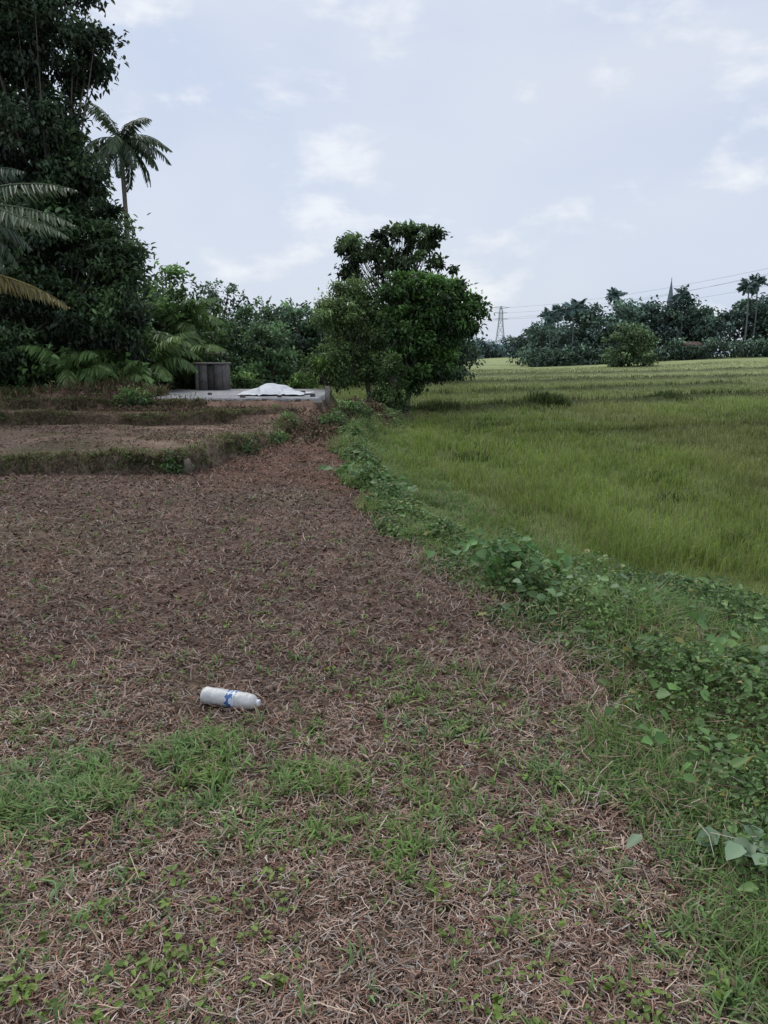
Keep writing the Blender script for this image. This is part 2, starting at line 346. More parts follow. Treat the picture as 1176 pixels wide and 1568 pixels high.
# ---------------------------------------------------------------- trees
def ell_points(E,n):
    E=np.array(E,float);vol=(E[:,3]*E[:,4]*E[:,5])**.75;i=R.choice(len(E),n,p=vol/vol.sum())
    d=rdir(n);r=R.rand(n)**.42
    return E[i,:3]+d*r[:,None]*E[i,3:6],i,d,r
def foliage(acc,E,nclump,nleaf,cr,ls,base,hi,var=.35,asp=.45,under=.6):
    c,i,d,r=ell_points(E,nclump)
    E=np.array(E,float)
    per=np.maximum(3,(nleaf/nclump*(.4+1.2*R.rand(nclump))).astype(int))
    idx=np.repeat(np.arange(nclump),per);n=len(idx)
    g=R.randn(n,3);P=c[idx]+g*cr*np.array([1,1,.6])*(.6+.8*R.rand(nclump)[idx][:,None])
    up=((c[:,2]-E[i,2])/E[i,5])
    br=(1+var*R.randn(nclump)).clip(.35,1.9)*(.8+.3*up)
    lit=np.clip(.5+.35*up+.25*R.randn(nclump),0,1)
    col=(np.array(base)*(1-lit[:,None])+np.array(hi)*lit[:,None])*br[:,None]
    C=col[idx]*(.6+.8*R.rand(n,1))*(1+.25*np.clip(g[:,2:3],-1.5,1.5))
    A=unit(d[idx]*.7+rdir(n)*.9+np.array([0,0,-.35]));Nn=unit(rdir(n)*.8+np.array([0,0,1.]))
    L=ls*(.6+.8*R.rand(n))
    leaves(acc,P,A,Nn,L,L*asp,np.maximum(C,.004))
    return c
def limbs(acc,base,fork,c,r0,col,nb=14,rb=.05):
    base=np.array(base,float);fork=np.array(fork,float)
    t=np.linspace(0,1,8)[:,None];p=base*(1-t)+fork*t+.04*R.randn(8,3)*np.array([1,1,0])
    p[0]=base;tube(acc,p,np.linspace(r0,r0*.6,8),col)
    for q in c[R.choice(len(c),min(nb,len(c)),replace=False)]:
        st=base+(fork-base)*R.uniform(.65,1.0)
        mid=st*.45+q*.55+np.array([0,0,-.12])*np.linalg.norm(q-st)+.1*R.randn(3)
        t=np.linspace(0,1,7)[:,None];p=st*(1-t)**2+2*mid*t*(1-t)+q*t*t
        tube(acc,p,np.linspace(rb,rb*.18,7),col,6)
BARK=(.12,.105,.09)
KT=2.25
def tree(name,base,fork,E,nclump,nleaf,cr,ls,lo,hi,r0=.12,nb=16,rb=.05,**k):
    e=empty(name);base=list(base);base[2]=float(H(np.array([base[0]]),np.array([base[1]]))[0])-.05
    fa=Acc();c=foliage(fa,E,nclump,nleaf,cr,ls,lo,hi,**k);fa.obj('foliage',M_leaf,e,k=KT)
    ba=Acc();limbs(ba,base,fork,c,r0,BARK,nb,rb);ba.obj('trunk_and_limbs',M_bark,e);return e
DK=(.018,.042,.013);MD=(.05,.095,.022);LT=(.085,.14,.035)
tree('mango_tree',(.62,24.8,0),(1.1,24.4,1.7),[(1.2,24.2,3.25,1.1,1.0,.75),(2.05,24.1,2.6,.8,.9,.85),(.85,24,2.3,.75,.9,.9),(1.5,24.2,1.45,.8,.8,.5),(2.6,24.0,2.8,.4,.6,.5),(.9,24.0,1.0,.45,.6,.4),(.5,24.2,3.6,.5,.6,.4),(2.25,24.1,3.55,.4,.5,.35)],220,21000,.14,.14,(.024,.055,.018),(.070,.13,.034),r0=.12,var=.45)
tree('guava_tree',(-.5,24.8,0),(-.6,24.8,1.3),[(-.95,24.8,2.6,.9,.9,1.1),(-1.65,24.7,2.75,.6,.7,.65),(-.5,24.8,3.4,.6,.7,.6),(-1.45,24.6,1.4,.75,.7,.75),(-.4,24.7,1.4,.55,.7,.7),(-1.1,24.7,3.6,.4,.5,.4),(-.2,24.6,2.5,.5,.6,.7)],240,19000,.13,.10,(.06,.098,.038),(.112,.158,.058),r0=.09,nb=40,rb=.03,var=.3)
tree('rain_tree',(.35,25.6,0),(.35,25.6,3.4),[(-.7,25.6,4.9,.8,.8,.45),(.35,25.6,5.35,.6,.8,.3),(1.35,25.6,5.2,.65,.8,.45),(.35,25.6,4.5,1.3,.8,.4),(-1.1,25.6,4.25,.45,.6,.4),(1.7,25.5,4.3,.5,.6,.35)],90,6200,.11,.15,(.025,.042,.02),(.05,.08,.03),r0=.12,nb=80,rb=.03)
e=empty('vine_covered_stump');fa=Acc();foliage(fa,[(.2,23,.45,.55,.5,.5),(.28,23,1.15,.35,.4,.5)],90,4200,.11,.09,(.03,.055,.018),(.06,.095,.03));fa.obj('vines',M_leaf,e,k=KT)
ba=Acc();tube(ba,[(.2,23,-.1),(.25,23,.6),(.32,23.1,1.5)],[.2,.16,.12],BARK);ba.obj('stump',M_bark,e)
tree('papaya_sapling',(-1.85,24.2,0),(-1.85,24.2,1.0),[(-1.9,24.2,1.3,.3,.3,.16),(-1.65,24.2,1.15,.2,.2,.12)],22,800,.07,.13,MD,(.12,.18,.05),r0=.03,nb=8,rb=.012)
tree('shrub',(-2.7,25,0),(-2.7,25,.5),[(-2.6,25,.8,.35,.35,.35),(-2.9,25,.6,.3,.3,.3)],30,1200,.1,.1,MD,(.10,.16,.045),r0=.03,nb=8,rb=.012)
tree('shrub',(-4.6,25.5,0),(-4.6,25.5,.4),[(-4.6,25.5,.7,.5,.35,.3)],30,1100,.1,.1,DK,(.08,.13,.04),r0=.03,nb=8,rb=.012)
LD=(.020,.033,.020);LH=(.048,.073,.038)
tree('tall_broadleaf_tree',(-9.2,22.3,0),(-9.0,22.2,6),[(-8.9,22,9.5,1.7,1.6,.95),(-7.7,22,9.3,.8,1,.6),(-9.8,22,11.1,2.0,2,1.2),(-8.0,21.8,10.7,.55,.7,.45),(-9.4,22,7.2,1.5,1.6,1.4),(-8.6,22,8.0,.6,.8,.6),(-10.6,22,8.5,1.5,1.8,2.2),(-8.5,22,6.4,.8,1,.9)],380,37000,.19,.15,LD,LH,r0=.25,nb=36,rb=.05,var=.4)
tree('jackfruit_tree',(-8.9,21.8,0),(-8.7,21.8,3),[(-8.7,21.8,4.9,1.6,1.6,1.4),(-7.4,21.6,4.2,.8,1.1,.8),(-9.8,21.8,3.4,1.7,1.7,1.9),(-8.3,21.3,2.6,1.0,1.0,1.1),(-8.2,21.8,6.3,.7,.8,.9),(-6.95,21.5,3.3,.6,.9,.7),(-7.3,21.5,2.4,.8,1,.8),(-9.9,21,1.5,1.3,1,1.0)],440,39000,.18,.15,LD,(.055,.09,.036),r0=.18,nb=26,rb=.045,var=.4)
e=empty('undergrowth')
fa=Acc();foliage(fa,[(-9.7,20.9,.9,1.8,.7,.8),(-7.4,21.4,1.0,1.0,.8,.8),(-8.5,27,2,3,1.5,2),(-12.5,25,4,2.5,2,4.5),(-11,28,5,2.2,1.5,3.5),(-6.2,25.5,.9,1.1,.8,.8),(-8,30,2.6,2,1.5,2.2),(-8.8,24,2.2,1.6,1,1.8)],520,30000,.25,.2,(.022,.042,.015),(.06,.105,.032),var=.45);fa.obj('leaves',M_leaf,e,k=KT)
fa=Acc();k=2600;x=-9+2.2*R.randn(k);x=np.clip(x,-13,-5.8);y=19.9+.5*R.randn(k);a=R.rand(k)*6.28
blades(fa,np.stack([x,y,H(x,y)],1),np.stack([np.cos(a),np.sin(a),0*a],1),.1+.4*R.rand(k),.02,pal(k,[(.09,.12,.04),(.26,.18,.11),(.10,.15,.05)],[1,1.4,1]),bend=.7);fa.obj('undergrowth_blades',M_grass,e)

def fronds(acc,bac,c,n,L,col,elev=(-.5,1.2),leaf=.5,droop=1.0,seg=34,az=None,w=.035):
    for q in range(n):
        a=R.rand()*6.28 if az is None else az[q%len(az)]+.15*R.randn();el=R.uniform(*elev);l=L*R.uniform(.8,1.1)
        t=np.linspace(0,1,seg);ang=el-droop*(1.1+.5*R.rand())*t**1.3
        ds=l/seg;hx=np.cumsum(np.cos(ang))*ds;hz=np.cumsum(np.sin(ang))*ds
        D=np.array([math.cos(a),math.sin(a),0]);p=c+hx[:,None]*D+hz[:,None]*np.array([0,0,1.])
        cc=np.array(col[R.randint(len(col))])*R.uniform(.7,1.3)
        tube(bac,p[::3],np.linspace(.03,.006,len(p[::3]))*L/2.5,cc*1.2,4)
        T=unit(np.gradient(p,axis=0));S=np.array([-D[1],D[0],0])
        for sg in (-1,1):
            Ld=leaf*np.sin(np.pi*np.clip(t*.85+.13,0,1))**.7*R.uniform(.8,1.1,seg)
            A=unit(sg*S*1.0+T*.55+np.array([0,0,-.55-.3*droop])+.15*R.randn(seg,3))
            leaves(acc,p,A,unit(np.cross(A,T)*sg*-1),Ld,w,np.tile(cc,(seg,1))*R.uniform(.7,1.3,(seg,1)),.1,.15)
def palm(name,base,top,n,L,col,r=.13,**k):
    e=empty(name);base=np.array(base,float);base[2]=H(base[:1],base[1:2])[0]-.05;top=np.array(top,float)
    kt=k.pop('kt',1.5);fm=k.pop('fm',M_leaf)
    t=np.linspace(0,1,16)[:,None];p=base*(1-t)+top*t;p[:,0]+=.25*np.sin(t[:,0]*np.pi)*k.pop('curve',1)
    b=Acc();tube(b,p,np.linspace(r*1.3,r*.75,16),k.pop('tc',(.16,.14,.12)));f=Acc()
    fronds(f,b,top,n,L,col,**k);b.obj('trunk',M_bark,e);f.obj('fronds',fm,e,k=kt);return e
PG=[(.05,.075,.04),(.065,.09,.05),(.04,.06,.032)]
palm('coconut_palm',(-10.3,32,0),(-10.2,32,9.8),26,1.95,PG,r=.10,leaf=.5,elev=(-1.0,1.35),w=.06,droop=.85,curve=.3,
     az=[0,.45,.9,-.4,-.85,3.14,2.7,2.2,3.6,4.1,1.5,-1.5])
palm('coconut_palm',(-8.2,14.2,0),(-8.0,14.2,3.9),22,2.1,[(.06,.085,.06),(.08,.105,.07),(.05,.075,.045)],elev=(-.2,1.0),leaf=.5,w=.03,seg=44)
e=empty('palm_frond');f=Acc();b=Acc()
fronds(f,b,np.array([-7.6,13.2,3.0]),2,2.7,[(.15,.13,.05),(.13,.13,.05)],elev=(.0,.1),az=[-.05,.1],leaf=.45,seg=44,droop=.6)
fronds(f,b,np.array([-7.7,13.6,3.9]),4,2.7,[(.10,.13,.08)],elev=(.1,.5),az=[-.1,.15,-.3],leaf=.45,seg=44,droop=.6)
f.obj('leaflets',M_leaf,e,k=1.5);b.obj('rachis',M_bark,e)
YG=[(.07,.12,.035),(.10,.15,.05),(.055,.095,.03)]
for bx,by,tz,L in [(-7.3,23.5,1.7,1.9),(-6.3,25,1.5,1.6),(-8.3,20.6,1.2,1.5),(-5.7,24.5,.9,1.1),(-7.0,20.6,.9,1.0),(-7.0,27,2.6,1.8),(-6.8,22.6,1.3,1.6)]:
    palm('young_palm',(bx,by,0),(bx,by,tz),15,L,YG,r=.07,elev=(.1,1.35),leaf=.5,w=.08,seg=26,curve=0,kt=1.7)
def btree(acc,bac,x,y,top,r,lo,hi,ls,n=2600,base=None,clump=None,var=.4):
    z0=float(H(np.array([x]),np.array([y]))[0])if base is None else base
    h=top-z0
    E=[(x,y,z0+h*.62,r*.85,r,h*.33)]
    for q in range(7):
        a=R.rand()*6.28;E.append((x+r*.7*math.cos(a),y+r*.5*math.sin(a),z0+h*R.uniform(.35,.85),r*.4,r*.5,h*.14))
    E.append((x,y,z0+h*.2,r*1.1,r,h*.22))
    c=foliage(acc,E,n//38,n,ls*1.1,ls,lo,hi,var=var,asp=.6)
    tube(bac,[(x,y,z0-.1),(x+.1,y,z0+h*.3),(x,y,z0+h*.7)],[.2,.15,.06],(.06,.05,.04),6)
    for q in c[:8]:
        tube(bac,[(x,y,z0+h*.3),(x*.5+q[0]*.5,y,(z0+h*.3+q[2])*.5+.1),tuple(q)],[.08,.06,.02],(.06,.05,.04),5)
MIDS=[(-15.5,52,6.0,2.6),(-13.2,50,6.2,2.0),(-10.9,51,6.9,2.3),(-8.3,50,5.3,1.9),(-6.9,53,5.7,1.6),(-5.4,50,5.0,1.7),(-4.0,51,4.6,1.6),(-2.3,53,5.0,1.9),(-.2,52,4.8,2.0),(1.8,54,4.8,2.0),(3.3,53,4.3,1.5),(4.7,55,3.4,1.2),(-9.6,46,4.0,1.6),(-6.6,45,3.6,1.6),(-12.5,44,4.0,2.0)]
for q,(x,y,tp,r) in enumerate(MIDS):
    e=empty('broadleaf_tree');f=Acc();b=Acc()
    lo,hi=[((.030,.055,.032),(.066,.112,.05)),((.036,.065,.034),(.08,.13,.055)),((.027,.05,.034),(.057,.094,.048))][q%3]
    btree(f,b,x,y,tp,r,lo,hi,.2,3400);f.obj('foliage',M_leaf,e,k=2.1);b.obj('trunk_and_limbs',M_bark,e)
f=Acc();foliage(f,[(-14+2.2*q,47+R.rand()*2,.9,1.5,1,.9) for q in range(8)],240,9500,.3,.2,(.03,.055,.022),(.08,.13,.045));f.obj('hedge',M_leaf,k=1.8)
f=Acc();foliage(f,[(-30+3.2*q,60+R.rand()*3,2.2,2.4,1.5,2.0) for q in range(12)],330,12000,.5,.35,(.022,.042,.026),(.05,.085,.042));f.obj('distant_shrubs',M_leaf,k=1.6)

# far tree lines and palms, aerial haze baked into leaf colours as bluish tint
f=Acc();b=Acc()
prof=lambda px:np.interp(px,[24,28,32,37,42,47,52,57,60,63,66,75,100],[7.4,8.6,9.6,11.4,12.4,12.2,11.6,12,12.6,13.6,14.6,14.6,15])
x=25.5
while x<92:
    y=R.uniform(126,150);tp=prof(x*135/y)*R.uniform(.78,1.03);q=R.rand()
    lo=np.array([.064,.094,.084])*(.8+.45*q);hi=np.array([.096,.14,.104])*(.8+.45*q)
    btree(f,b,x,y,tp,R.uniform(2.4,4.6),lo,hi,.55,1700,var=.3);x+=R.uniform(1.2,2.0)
for q in range(40):
    x=24+q*1.8
    if 46<x<52: continue
    foliage(f,[(x,124,float(H(np.array([x]),np.array([124.]))[0])+R.uniform(.8,1.6),1.6,1,1.5)],12,300,.6,.5,(.062,.09,.072),(.09,.13,.09))
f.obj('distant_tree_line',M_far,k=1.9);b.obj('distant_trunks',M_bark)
f=Acc();b=Acc();btree(f,b,33.8,108,6.2,3.4,(.08,.12,.065),(.12,.165,.08),.35,6500)
e=empty('rounded_tree');f.obj('foliage',M_far,e,k=1.65);b.obj('trunk_and_limbs',M_bark,e)
for px,py,pz in [(26.3,126,7.6),(28.0,128,8.4),(30.2,127,8.9),(32.2,131,9.4),(58.5,128,12.6),(60.8,130,13.2),(49.5,132,11.6),(38.5,132,11.4)]:
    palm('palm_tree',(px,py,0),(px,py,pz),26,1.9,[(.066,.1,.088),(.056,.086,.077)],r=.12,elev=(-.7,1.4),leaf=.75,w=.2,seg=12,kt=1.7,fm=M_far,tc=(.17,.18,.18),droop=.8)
f=Acc();b=Acc()
for q in range(30):
    x=24+q*2.2+R.rand();btree(f,b,x,R.uniform(280,320),R.uniform(5.2,8.2),R.uniform(3,5),(.13,.19,.195),(.17,.235,.225),.9,700,base=0)  # strongest haze tint, pale blue-green put straight into the leaf colour
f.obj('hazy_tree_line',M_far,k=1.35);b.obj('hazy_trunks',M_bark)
f=Acc()
foliage(f,[(-110+q*5.0,100+R.rand()*10,4,5,3,4.5) for q in range(24)],500,16000,1.0,.8,(.03,.05,.035),(.06,.09,.055));f.obj('woodland',M_far,k=1.4)

# ---------------------------------------------------------------- earth bunds of the terraces, slab, hut
W1=[(-14,10.5),(-5.3,10.65),(-2.76,10.8),(-2.35,13.3),(-1.93,16.0)]
W2=[(-14,16.1),(-7.6,16.2),(-4,16.4),(-1.95,17.1)]
W3=[(-14,18.1),(-8,18.2),(-6.4,18.35),(-4.2,18.4)]
fr=Acc()
def wallmesh(name,poly,zt,th,col,depth=.5,gn=6000):
    poly=np.array(poly,float);seg=np.linalg.norm(np.diff(poly,axis=0),axis=1);cum=np.r_[0,np.cumsum(seg)]
    s=np.arange(0,cum[-1],.05)
    def cen(s): return np.interp(s,cum,poly[:,0]),np.interp(s,cum,poly[:,1])+.08*np.sin(s*1.1)
    px,py=cen(s)
    T=unit(np.gradient(np.stack([px,py],1),axis=0));Nn=np.stack([-T[:,1],T[:,0]],1)
    prof=[(-1.05,-depth),(-.85,-.27),(-.66,-.15),(-.5,-.05),(-.25,0),(.25,.0),(.5,-.07),(.8,-depth)]
    V=[]
    top=zt+.12*(fbm(s*1.1,s*0,101)-.5)*2+.06*(vn(s*5,s*0,103)-.5)
    for j,(a,z) in enumerate(prof):
        o=a*th+.13*(fbm(s*3,s*0+j*.6,105)-.5)*2
        V.append(np.stack([px+Nn[:,0]*o,py+Nn[:,1]*o,top+z+.05*(fbm(s*7,s*0+j*.7,107)-.5)],1))
    V=np.stack(V,1);m=len(prof);i=np.arange(len(s)-1)[:,None]*m+np.arange(m-1)[None]
    F=np.stack([i,i+m,i+m+1,i+1],-1).reshape(-1,4)
    C=np.tile(np.array(col),(V.shape[0]*m,1))*(.35+1.2*fbm(V[...,0]*3,V[...,2]*6+V[...,1]*3,109).reshape(-1,1))
    o=mesh_obj(name,V,F,C,M_earth,smooth=True)
    k=fbm(s*1.5,s*0,133)
    pw=(ss(.3,.65,k)+.15)[:-1]
    ii=R.choice(len(s)-1,gn,p=pw/pw.sum());jj=R.choice(6,gn,p=[.0,.2,.25,.25,.2,.1])
    P=V[ii,jj]+(V[ii+1,jj]-V[ii,jj])*R.rand(gn,1);P=P+(V[ii,jj+1]-V[ii,jj])*R.rand(gn,1)-[0,0,.01]
    a=math.pi*1.5+1.2*R.randn(gn)
    blades(fr,P,np.stack([np.cos(a),np.sin(a),0*a],1),(.03+.13*R.rand(gn)),.007+.006*R.rand(gn),pal(gn,[(.17,.135,.09),(.28,.22,.14),(.14,.18,.06),(.19,.26,.09)],[2.5,2,2.5,2.5]),bend=.5+1.1*R.rand(gn))
    return o
wallmesh('earth_bund',W1,.26,.27,(.16,.12,.088),gn=13000)
wallmesh('earth_bund',W2,.42,.32,(.15,.105,.077),gn=8000)
wallmesh('earth_bund',W3,.58,.32,(.16,.11,.077),gn=7000)
fr.obj('bund_grass_fringe',M_grass)
def box(acc,x0,x1,y0,y1,z0,z1,col,bev=.01):
    b=bev;v=[];
    for z,i in ((z0,0),(z1-b,0),(z1,b)):
        v+=[(x0+i,y0+i,z),(x1-i,y0+i,z),(x1-i,y1-i,z),(x0+i,y1-i,z)]
    F=[]
    for l in (0,4):
        for j in range(4):
            k=(j+1)%4;F+=[(l+j,l+k,l+4+k),(l+j,l+4+k,l+4+j)]
    F+=[(8,9,10),(8,10,11),(0,2,1),(0,3,2)]
    acc.add(np.array(v,float),np.array(F),np.tile(np.array(col,float),(12,1)))
a=Acc();tube(a,[(-2.72,10.52,-.1),(-2.71,10.53,.10),(-2.73,10.56,.19),(-2.73,10.56,.20)],[.065,.06,.05,.01],(.15,.125,.10),7);a.obj('old_post_stub',M_stone)
a=Acc();box(a,-1.55,-1.44,20.4,20.51,.1,.80,(.2,.19,.16));a.obj('concrete_post',M_stone)
a=Acc();box(a,-6.4,-1.62,19.0,24.2,.2,.575,(.33,.33,.33),.02);a.obj('concrete_slab',M_stone)
a=Acc();box(a,-3.9,-1.5,18.6,18.97,.1,.50,(.15,.125,.10),.02);a.obj('concrete_kerb',M_stone)
a=Acc()
for x,y,s in [(-2.2,21,.07),(-3.2,20.0,.06),(-1.8,19.6,.06),(-2.6,19.3,.05),(-3.5,19.2,.06),(-4.6,20.5,.05),(-2.9,18.8,.06),(-2.1,18.8,.05)]:
    zb=.57 if y>19 else .49
    box(a,x-s,x+s,y-s*.7,y+s*.7,zb,zb+s*1.3,(.10,.085,.075))
a.obj('bricks',M_stone)
u,v=np.meshgrid(np.linspace(-1,1,70),np.linspace(-1,1,40))
hx=-2.85+u*.85+.12*v+.06*np.sin(v*5)+.05*np.sin(u*9);hy=20.6+v*.8+.1*np.sin(u*6)
hz=.59+.27*np.clip(1-np.abs(u+.12)**1.2*1.15-np.abs(v)**2*.9,0,1)*(.8+.3*vn(u*3,v*3,5))+.03*vn(u*8,v*5,7)+.015*np.abs(np.sin(u*11+v*3))
i=np.arange(39)[:,None]*70+np.arange(69)[None]
mesh_obj('white_tarpaulin',np.stack([hx,hy,hz],-1),np.stack([i,i+1,i+71,i+70],-1).reshape(-1,4),None,plain('white_plastic_sheet',(.70,.72,.75),.6),smooth=True)
e=empty('small_hut');a=Acc()
hx0,hx1,hy0,hy1=-5.65,-4.75,23.3,24.1
g=(.15,.14,.135)
box(a,hx0,hx1,hy1-.1,hy1,.5,1.35,g);box(a,hx0,hx0+.1,hy0,hy1-.1,.5,1.35,g);box(a,hx1-.1,hx1,hy0,hy1-.1,.5,1.35,g)
box(a,hx0+.1,hx0+.36,hy0,hy0+.08,.5,1.35,(.13,.12,.115));box(a,hx1-.32,hx1-.1,hy0,hy0+.08,.5,1.35,(.13,.12,.115))
a.obj('walls',M_stone,e)
a=Acc();box(a,hx0+.362,hx1-.322,hy0+.03,hy0+.06,.5,1.3,(.07,.065,.06));a.obj('door',M_bark,e)
a=Acc();box(a,hx0-.04,hx1+.04,hy0-.05,hy1+.05,1.352,1.39,(.17,.16,.15),.02);a.obj('roof',M_stone,e)
a=Acc()
for x in (hx0+.35,hx0+.55,hx0+.75,hx1+.02): box(a,x,x+.035,hy0+.1,hy0+.135,1.39,1.72+.05*R.rand(),(.05,.045,.04))
box(a,hx0+.3,hx1+.06,hy0+.138,hy0+.16,1.62,1.66,(.06,.05,.045));a.obj('rails',M_metal,e)
f=Acc()
foliage(f,[(-5.9,18.2,.6,.5,.3,.2),(-3.0,10.5,.14,.3,.08,.14),(-2.2,12.6,.15,.12,.3,.12),(-3.4,10.5,.2,.25,.08,.1),(-.75,18.0,.35,.45,.6,.25),(-1.95,15.7,.3,.1,.4,.15),(-1.1,16.4,.25,.3,.5,.14),(-8.3,16.0,.35,.5,.2,.12),(-2.6,17.1,.35,.5,.15,.12),(-5,16.2,.3,.4,.15,.1),(-1.9,14,.12,.15,.4,.1)],200,6000,.07,.06,(.03,.06,.02),(.075,.13,.035))
f.obj('creeping_vine',M_leaf,k=1.9)
f=Acc();n=9000
cx=R.choice(7,n);cc=np.array([[-6.9,19.8,1.2,.8],[-5.4,18.0,1.0,.5],[-.75,17.6,.5,1.1],[-.4,20,.7,.8],[-8.5,19,2,1],[-3.5,17.5,1.6,.4],[-1.3,15.5,.5,1.5]])[cx]
x=cc[:,0]+cc[:,2]*R.randn(n)*.6;y=cc[:,1]+cc[:,3]*R.randn(n)*.6
P=np.stack([x,y,H(x,y)+.01+.08*R.rand(n)],1)
leaves(f,P,rdir(n),rdir(n)+[0,0,.6],.04+.07*R.rand(n),.02+.02*R.rand(n),pal(n,[(.21,.13,.09),(.13,.085,.06),(.28,.205,.15),(.11,.14,.05)],[3,3,2,2.5]),.4,.3)
n=22000;x=R.uniform(-9.5,-1.8,n);y=R.uniform(10.6,19,n);k=(R.rand(n)<.15+ss(.4,.65,fbm(x*1.5,y*1.5,121)));x=x[k];y=y[k];n=len(x)
P=np.stack([x,y,H(x,y)+.01+.03*R.rand(n)],1)
leaves(f,P,rdir(n)*[1,1,.3],rdir(n)*.5+[0,0,1],.02+.05*R.rand(n),.008+.010*R.rand(n),pal(n,[(.3,.215,.165),(.15,.105,.075),(.33,.26,.20),(.11,.15,.06)],[3,3,2,1.5]),.4,.3)
f.obj('dry_leaf_litter',M_litter)

# ---------------------------------------------------------------- far structures
e=empty('transmission_tower');a=Acc();bx,by,bz=62,420,0;hT=27;g=(.42,.46,.5)
lv=[0,.25,.45,.62,.76,.88,1.0];wd=[3.2,2.4,1.8,1.3,1.0,.9,.3]
P4=[[np.array([bx+sx*w,by+sy*w,bz+l*hT]) for sx,sy in ((-1,-1),(1,-1),(1,1),(-1,1))] for l,w in zip(lv,wd)]
for q in range(6):
    for j in range(4):
        k=(j+1)%4
        tube(a,[P4[q][j],P4[q+1][j]],[.15,.15],g,4);tube(a,[P4[q][j],P4[q+1][k]],[.08,.08],g,4);tube(a,[P4[q][k],P4[q+1][j]],[.08,.08],g,4);tube(a,[P4[q+1][j],P4[q+1][k]],[.08,.08],g,4)
a.obj('lattice',M_metal,e);a=Acc()
for l,w in ((.76,4.2),(.88,3.6),(.98,4.4)):
    z=bz+l*hT
    for s in (-1,1):
        tube(a,[(bx,by,z+.4),(bx+s*w,by,z)],[.12,.08],g,4);tube(a,[(bx,by,z-.5),(bx+s*w,by,z)],[.12,.08],g,4)
a.obj('cross_arms',M_metal,e)
a=Acc()
for w,zz,ze,xe_ in ((4.2,20.5,30,150),(-4.2,20.5,31.5,143),(4.4,26.4,36,150),(3.6,23.7,33,147)):
    t=np.linspace(0,1,40);x=62+w+(xe_-62)*t;y=420-190*t;z=zz+(ze-zz)*t-7*4*t*(1-t)*.5
    tube(a,np.stack([x,y,z],1),np.full(40,.045),(.3,.34,.4),4)
for w in (4.2,-4.2,4.4):
    t=np.linspace(0,1,30);tube(a,np.stack([62+w-110*t,420+160*t,(20.5 if w!=4.4 else 26.4)+4*t-14*t*(1-t)],1),np.full(30,.045),(.3,.34,.4),4)
a.obj('power_lines',M_metal)
def house(name,x,y,w,d,h,rh,wc,rc):
    e=empty(name);z0=float(H(np.array([float(x)]),np.array([float(y)]))[0])-.1
    a=Acc();box(a,x-w/2,x+w/2,y-d/2,y+d/2,z0,z0+h,wc,.02);a.obj('walls',M_stone,e)
    a=Acc();o=.5;V=np.array([(x-w/2-o,y-d/2-o,z0+h-.1),(x+w/2+o,y-d/2-o,z0+h-.1),(x+w/2+o,y+d/2+o,z0+h-.1),(x-w/2-o,y+d/2+o,z0+h-.1),(x-w/2+.6,y,z0+h+rh),(x+w/2-.6,y,z0+h+rh)],float)
    a.add(V,np.array([(0,1,5),(0,5,4),(2,3,4),(2,4,5),(1,2,5),(3,0,4),(0,3,2),(0,2,1)]),np.tile(np.array(rc,float),(6,1)));a.obj('roof',M_stone,e)
    a=Acc()
    for q in (-.3,.3):box(a,x+q*w-.5,x+q*w+.5,y-d/2-.05,y-d/2-.01,z0+.9,z0+min(2,h-.3),(.04,.04,.045))
    box(a,x-.45,x+.45,y-d/2-.05,y-d/2-.01,z0,z0+min(2.1,h-.2),(.06,.05,.045));a.obj('windows_and_door',M_stone,e)
house('white_house',52,276,4,5,4,2,(.45,.47,.48),(.3,.32,.33))
house('tiled_roof_house',49.2,126,3.6,3,2.0,.9,(.12,.12,.11),(.15,.10,.085))
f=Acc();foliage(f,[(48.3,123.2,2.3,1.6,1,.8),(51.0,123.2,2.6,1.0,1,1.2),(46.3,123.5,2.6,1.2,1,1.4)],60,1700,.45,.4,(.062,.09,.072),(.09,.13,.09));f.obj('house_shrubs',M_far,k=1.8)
e=empty('church_spire');a=Acc();tube(a,[(60.5,168,4),(60.5,168,12.5)],[.7,.6],(.2,.22,.24),8);a.obj('tower',M_stone,e)
a=Acc();tube(a,[(60.5,168,12.5),(60.5,168,17)],[.75,.06],(.16,.19,.22),8);tube(a,[(60.5,168,16.9),(60.5,168,17.6)],[.07,.06],(.14,.14,.14),4);a.obj('spire',M_metal,e)

# ---------------------------------------------------------------- plastic bottle
e=empty('plastic_bottle')
pr=[(0,.0),(.001,.022),(.0,.03),(.006,.037),(.016,.0405),(.05,.041),(.055,.0395),(.06,.041),(.10,.0405),(.105,.039),(.11,.0405),(.17,.0405),(.175,.039),(.18,.0405),(.225,.040),(.245,.037),(.258,.031),(.266,.022),(.27,.0145),(.275,.0145),(.286,.0165),(.300,.0165),(.302,.0145),(.302,0)]
pr=np.array(pr);ss_=48
def lathe(name,pr,mat,par,sc=1.0,a0=0,a1=2*np.pi,crum=1,closed=True):
    th=np.linspace(a0,a1,ss_,endpoint=not closed)
    zz=pr[:,0][:,None]+0*th;r=pr[:,1][:,None]*(1+crum*(.16*(fbm(pr[:,0][:,None]*28,3+2.2*np.cos(th)[None]+0*zz,5)-.5)+.12*(vn(pr[:,0][:,None]*60,2*np.sin(th)[None]+7+0*zz,6)-.5)))*sc
    V=np.stack([zz-.15,r*np.cos(th),r*np.sin(th)*.94],-1);n,m=zz.shape
    mm=m if closed else m-1
    i=np.arange(n-1)[:,None]*m;j=np.arange(mm)[None];k=(j+1)%m
    F=np.stack([i+j,i+k,i+m+k,i+m+j],-1).reshape(-1,4)
    return mesh_obj(name,V,F,None,mat,par,smooth=True)
Mb=plain('frosted_plastic',(.80,.80,.77),.35,scale=30,dark=.62,trans=.12)
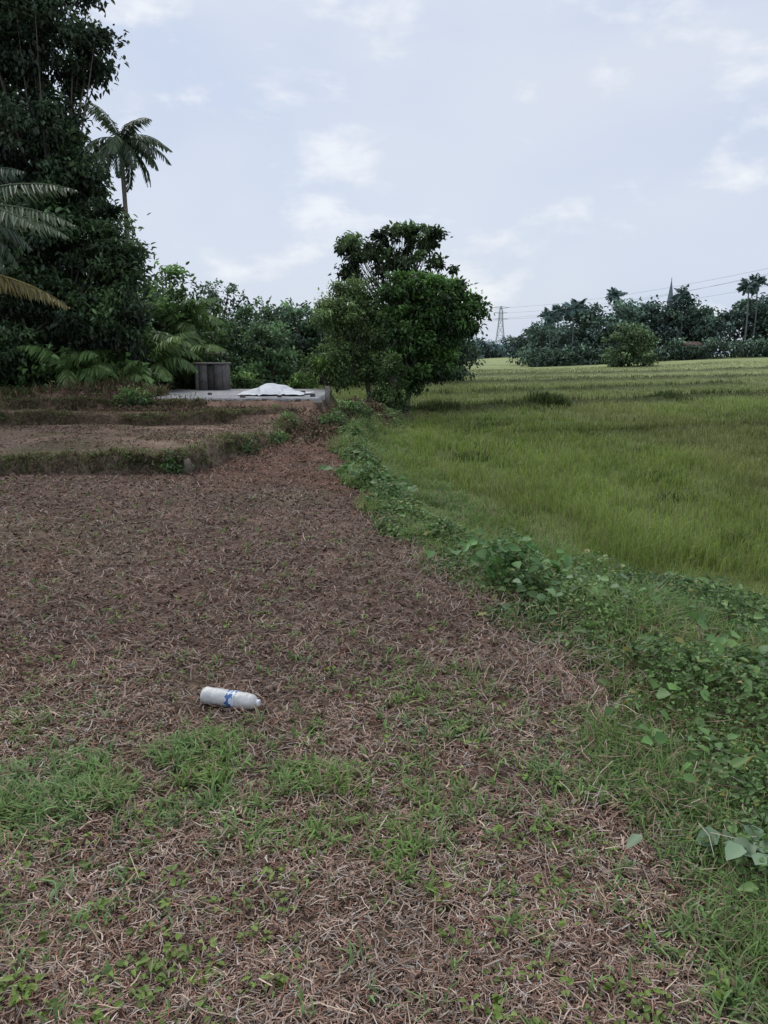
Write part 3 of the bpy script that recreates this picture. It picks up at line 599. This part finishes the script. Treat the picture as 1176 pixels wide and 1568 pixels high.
den=np.stack([np.linspace(0,.302,90),np.interp(np.linspace(0,.302,90),pr[:,0]+np.arange(len(pr))*1e-6,pr[:,1])],1);den[0,1]=0;den[-1,1]=0
k=den[:,0]<.269
lathe('body',np.vstack([den[k],[.2695,.0145],[.283,.0145],[.284,0]]),Mb,e)
m,nt=newmat('label');N=nt.nodes;l=nt.links
g=N.new('ShaderNodeTexCoord');w=N.new('ShaderNodeTexNoise');w.inputs['Scale'].default_value=30;w.inputs['Detail'].default_value=2
l.new(g.outputs['Object'],w.inputs['Vector']);cr=N.new('ShaderNodeValToRGB');cr.color_ramp.interpolation='CONSTANT'
cr.color_ramp.elements[0].color=(.06,.14,.32,1);cr.color_ramp.elements[1].position=.47;cr.color_ramp.elements[1].color=(.62,.68,.75,1)
p=N.new('ShaderNodeBsdfPrincipled');p.inputs['Roughness'].default_value=.35;o=N.new('ShaderNodeOutputMaterial')
l.new(w.outputs[0],cr.inputs[0]);l.new(cr.outputs[0],p.inputs['Base Color']);l.new(p.outputs[0],o.inputs[0])
kk=(den[:,0]>.125)&(den[:,0]<.175);lathe('label',den[kk],m,e,1.02)
kk=(den[:,0]>.145)&(den[:,0]<.16)
mb=plain('blue_print',(.05,.13,.32),.4);lathe('label_band',den[kk],mb,e,1.035,a0=2.9,a1=4.4,closed=False)
lathe('cap',np.array([[.2705,.0],[.2705,.0168],[.284,.0168],[.286,.0155],[.286,0]]),plain('cap_plastic',(.75,.77,.8),.4),e,crum=0)
e.location=(-.70,3.30,float(H(np.array([-.7]),np.array([3.3]))[0])+.047);e.rotation_euler=(rad(20),rad(2),rad(-14))

# ---------------------------------------------------------------- light, world, camera
EL,AZ=58,-25
w=bpy.data.worlds.new('World');scene.world=w;w.use_nodes=True;nt=w.node_tree;nt.nodes.clear();N=nt.nodes;l=nt.links
sky=N.new('ShaderNodeTexSky');sky.sky_type='NISHITA';sky.sun_disc=False;sky.sun_elevation=rad(EL);sky.sun_rotation=rad(AZ)
sky.air_density=1.0;sky.dust_density=2.0
b1=N.new('ShaderNodeBackground');b1.inputs['Strength'].default_value=.13;l.new(sky.outputs[0],b1.inputs[0])
tc=N.new('ShaderNodeTexCoord');mp=N.new('ShaderNodeMapping');mp.inputs['Scale'].default_value=(1,1,2.2);mp.inputs['Location'].default_value=(1.75,.6,.15)
l.new(tc.outputs['Generated'],mp.inputs[0])
def noise(sc,det,ro,dist=0):
    n=N.new('ShaderNodeTexNoise');n.inputs['Scale'].default_value=sc;n.inputs['Detail'].default_value=det;n.inputs['Roughness'].default_value=ro;n.inputs['Distortion'].default_value=dist
    l.new(mp.outputs[0],n.inputs['Vector']);return n
def mr(src,a,b,c,d):
    r=N.new('ShaderNodeMapRange');r.interpolation_type='SMOOTHSTEP';r.inputs[1].default_value=a;r.inputs[2].default_value=b;r.inputs[3].default_value=c;r.inputs[4].default_value=d;l.new(src,r.inputs[0]);return r
n1=noise(1.6,3,.5);n2=noise(5.6,8,.56,.15);n3_=noise(1.9,4,.5,.3)
veil=mr(n1.outputs[0],.3,.7,.88,.98);puff=mr(n2.outputs[0],.52,.68,0,1);soft=mr(n3_.outputs[0],.35,.65,0,1)
c0=N.new('ShaderNodeMixRGB');c0.inputs[1].default_value=(.58,.66,.82,1);c0.inputs[2].default_value=(.68,.735,.84,1);l.new(soft.outputs[0],c0.inputs[0])
cc=N.new('ShaderNodeMixRGB');cc.inputs[2].default_value=(.86,.89,.94,1);l.new(c0.outputs[0],cc.inputs[1]);l.new(puff.outputs[0],cc.inputs[0])
b2=N.new('ShaderNodeBackground');b2.inputs['Strength'].default_value=1.04;l.new(cc.outputs[0],b2.inputs[0])
mx=N.new('ShaderNodeMixShader');l.new(veil.outputs[0],mx.inputs[0]);l.new(b1.outputs[0],mx.inputs[1]);l.new(b2.outputs[0],mx.inputs[2])
o=N.new('ShaderNodeOutputWorld');l.new(mx.outputs[0],o.inputs[0])
s=bpy.data.lights.new('sun','SUN');s.energy=1.45;s.angle=rad(35);s.color=(1,.96,.89)
so=bpy.data.objects.new('sun',s);scene.collection.objects.link(so)
dv=Vector((math.sin(rad(AZ))*math.cos(rad(EL)),math.cos(rad(AZ))*math.cos(rad(EL)),math.sin(rad(EL))))
so.rotation_euler=dv.to_track_quat('Z','Y').to_euler()
cam=bpy.data.cameras.new('camera');co=bpy.data.objects.new('camera',cam);scene.collection.objects.link(co)
cam.sensor_fit='HORIZONTAL';cam.sensor_width=36;cam.lens=36;cam.clip_end=6000;cam.clip_start=.05
co.location=(0,0,1.6);co.rotation_euler=(rad(90-11.53),0,0)
scene.camera=co
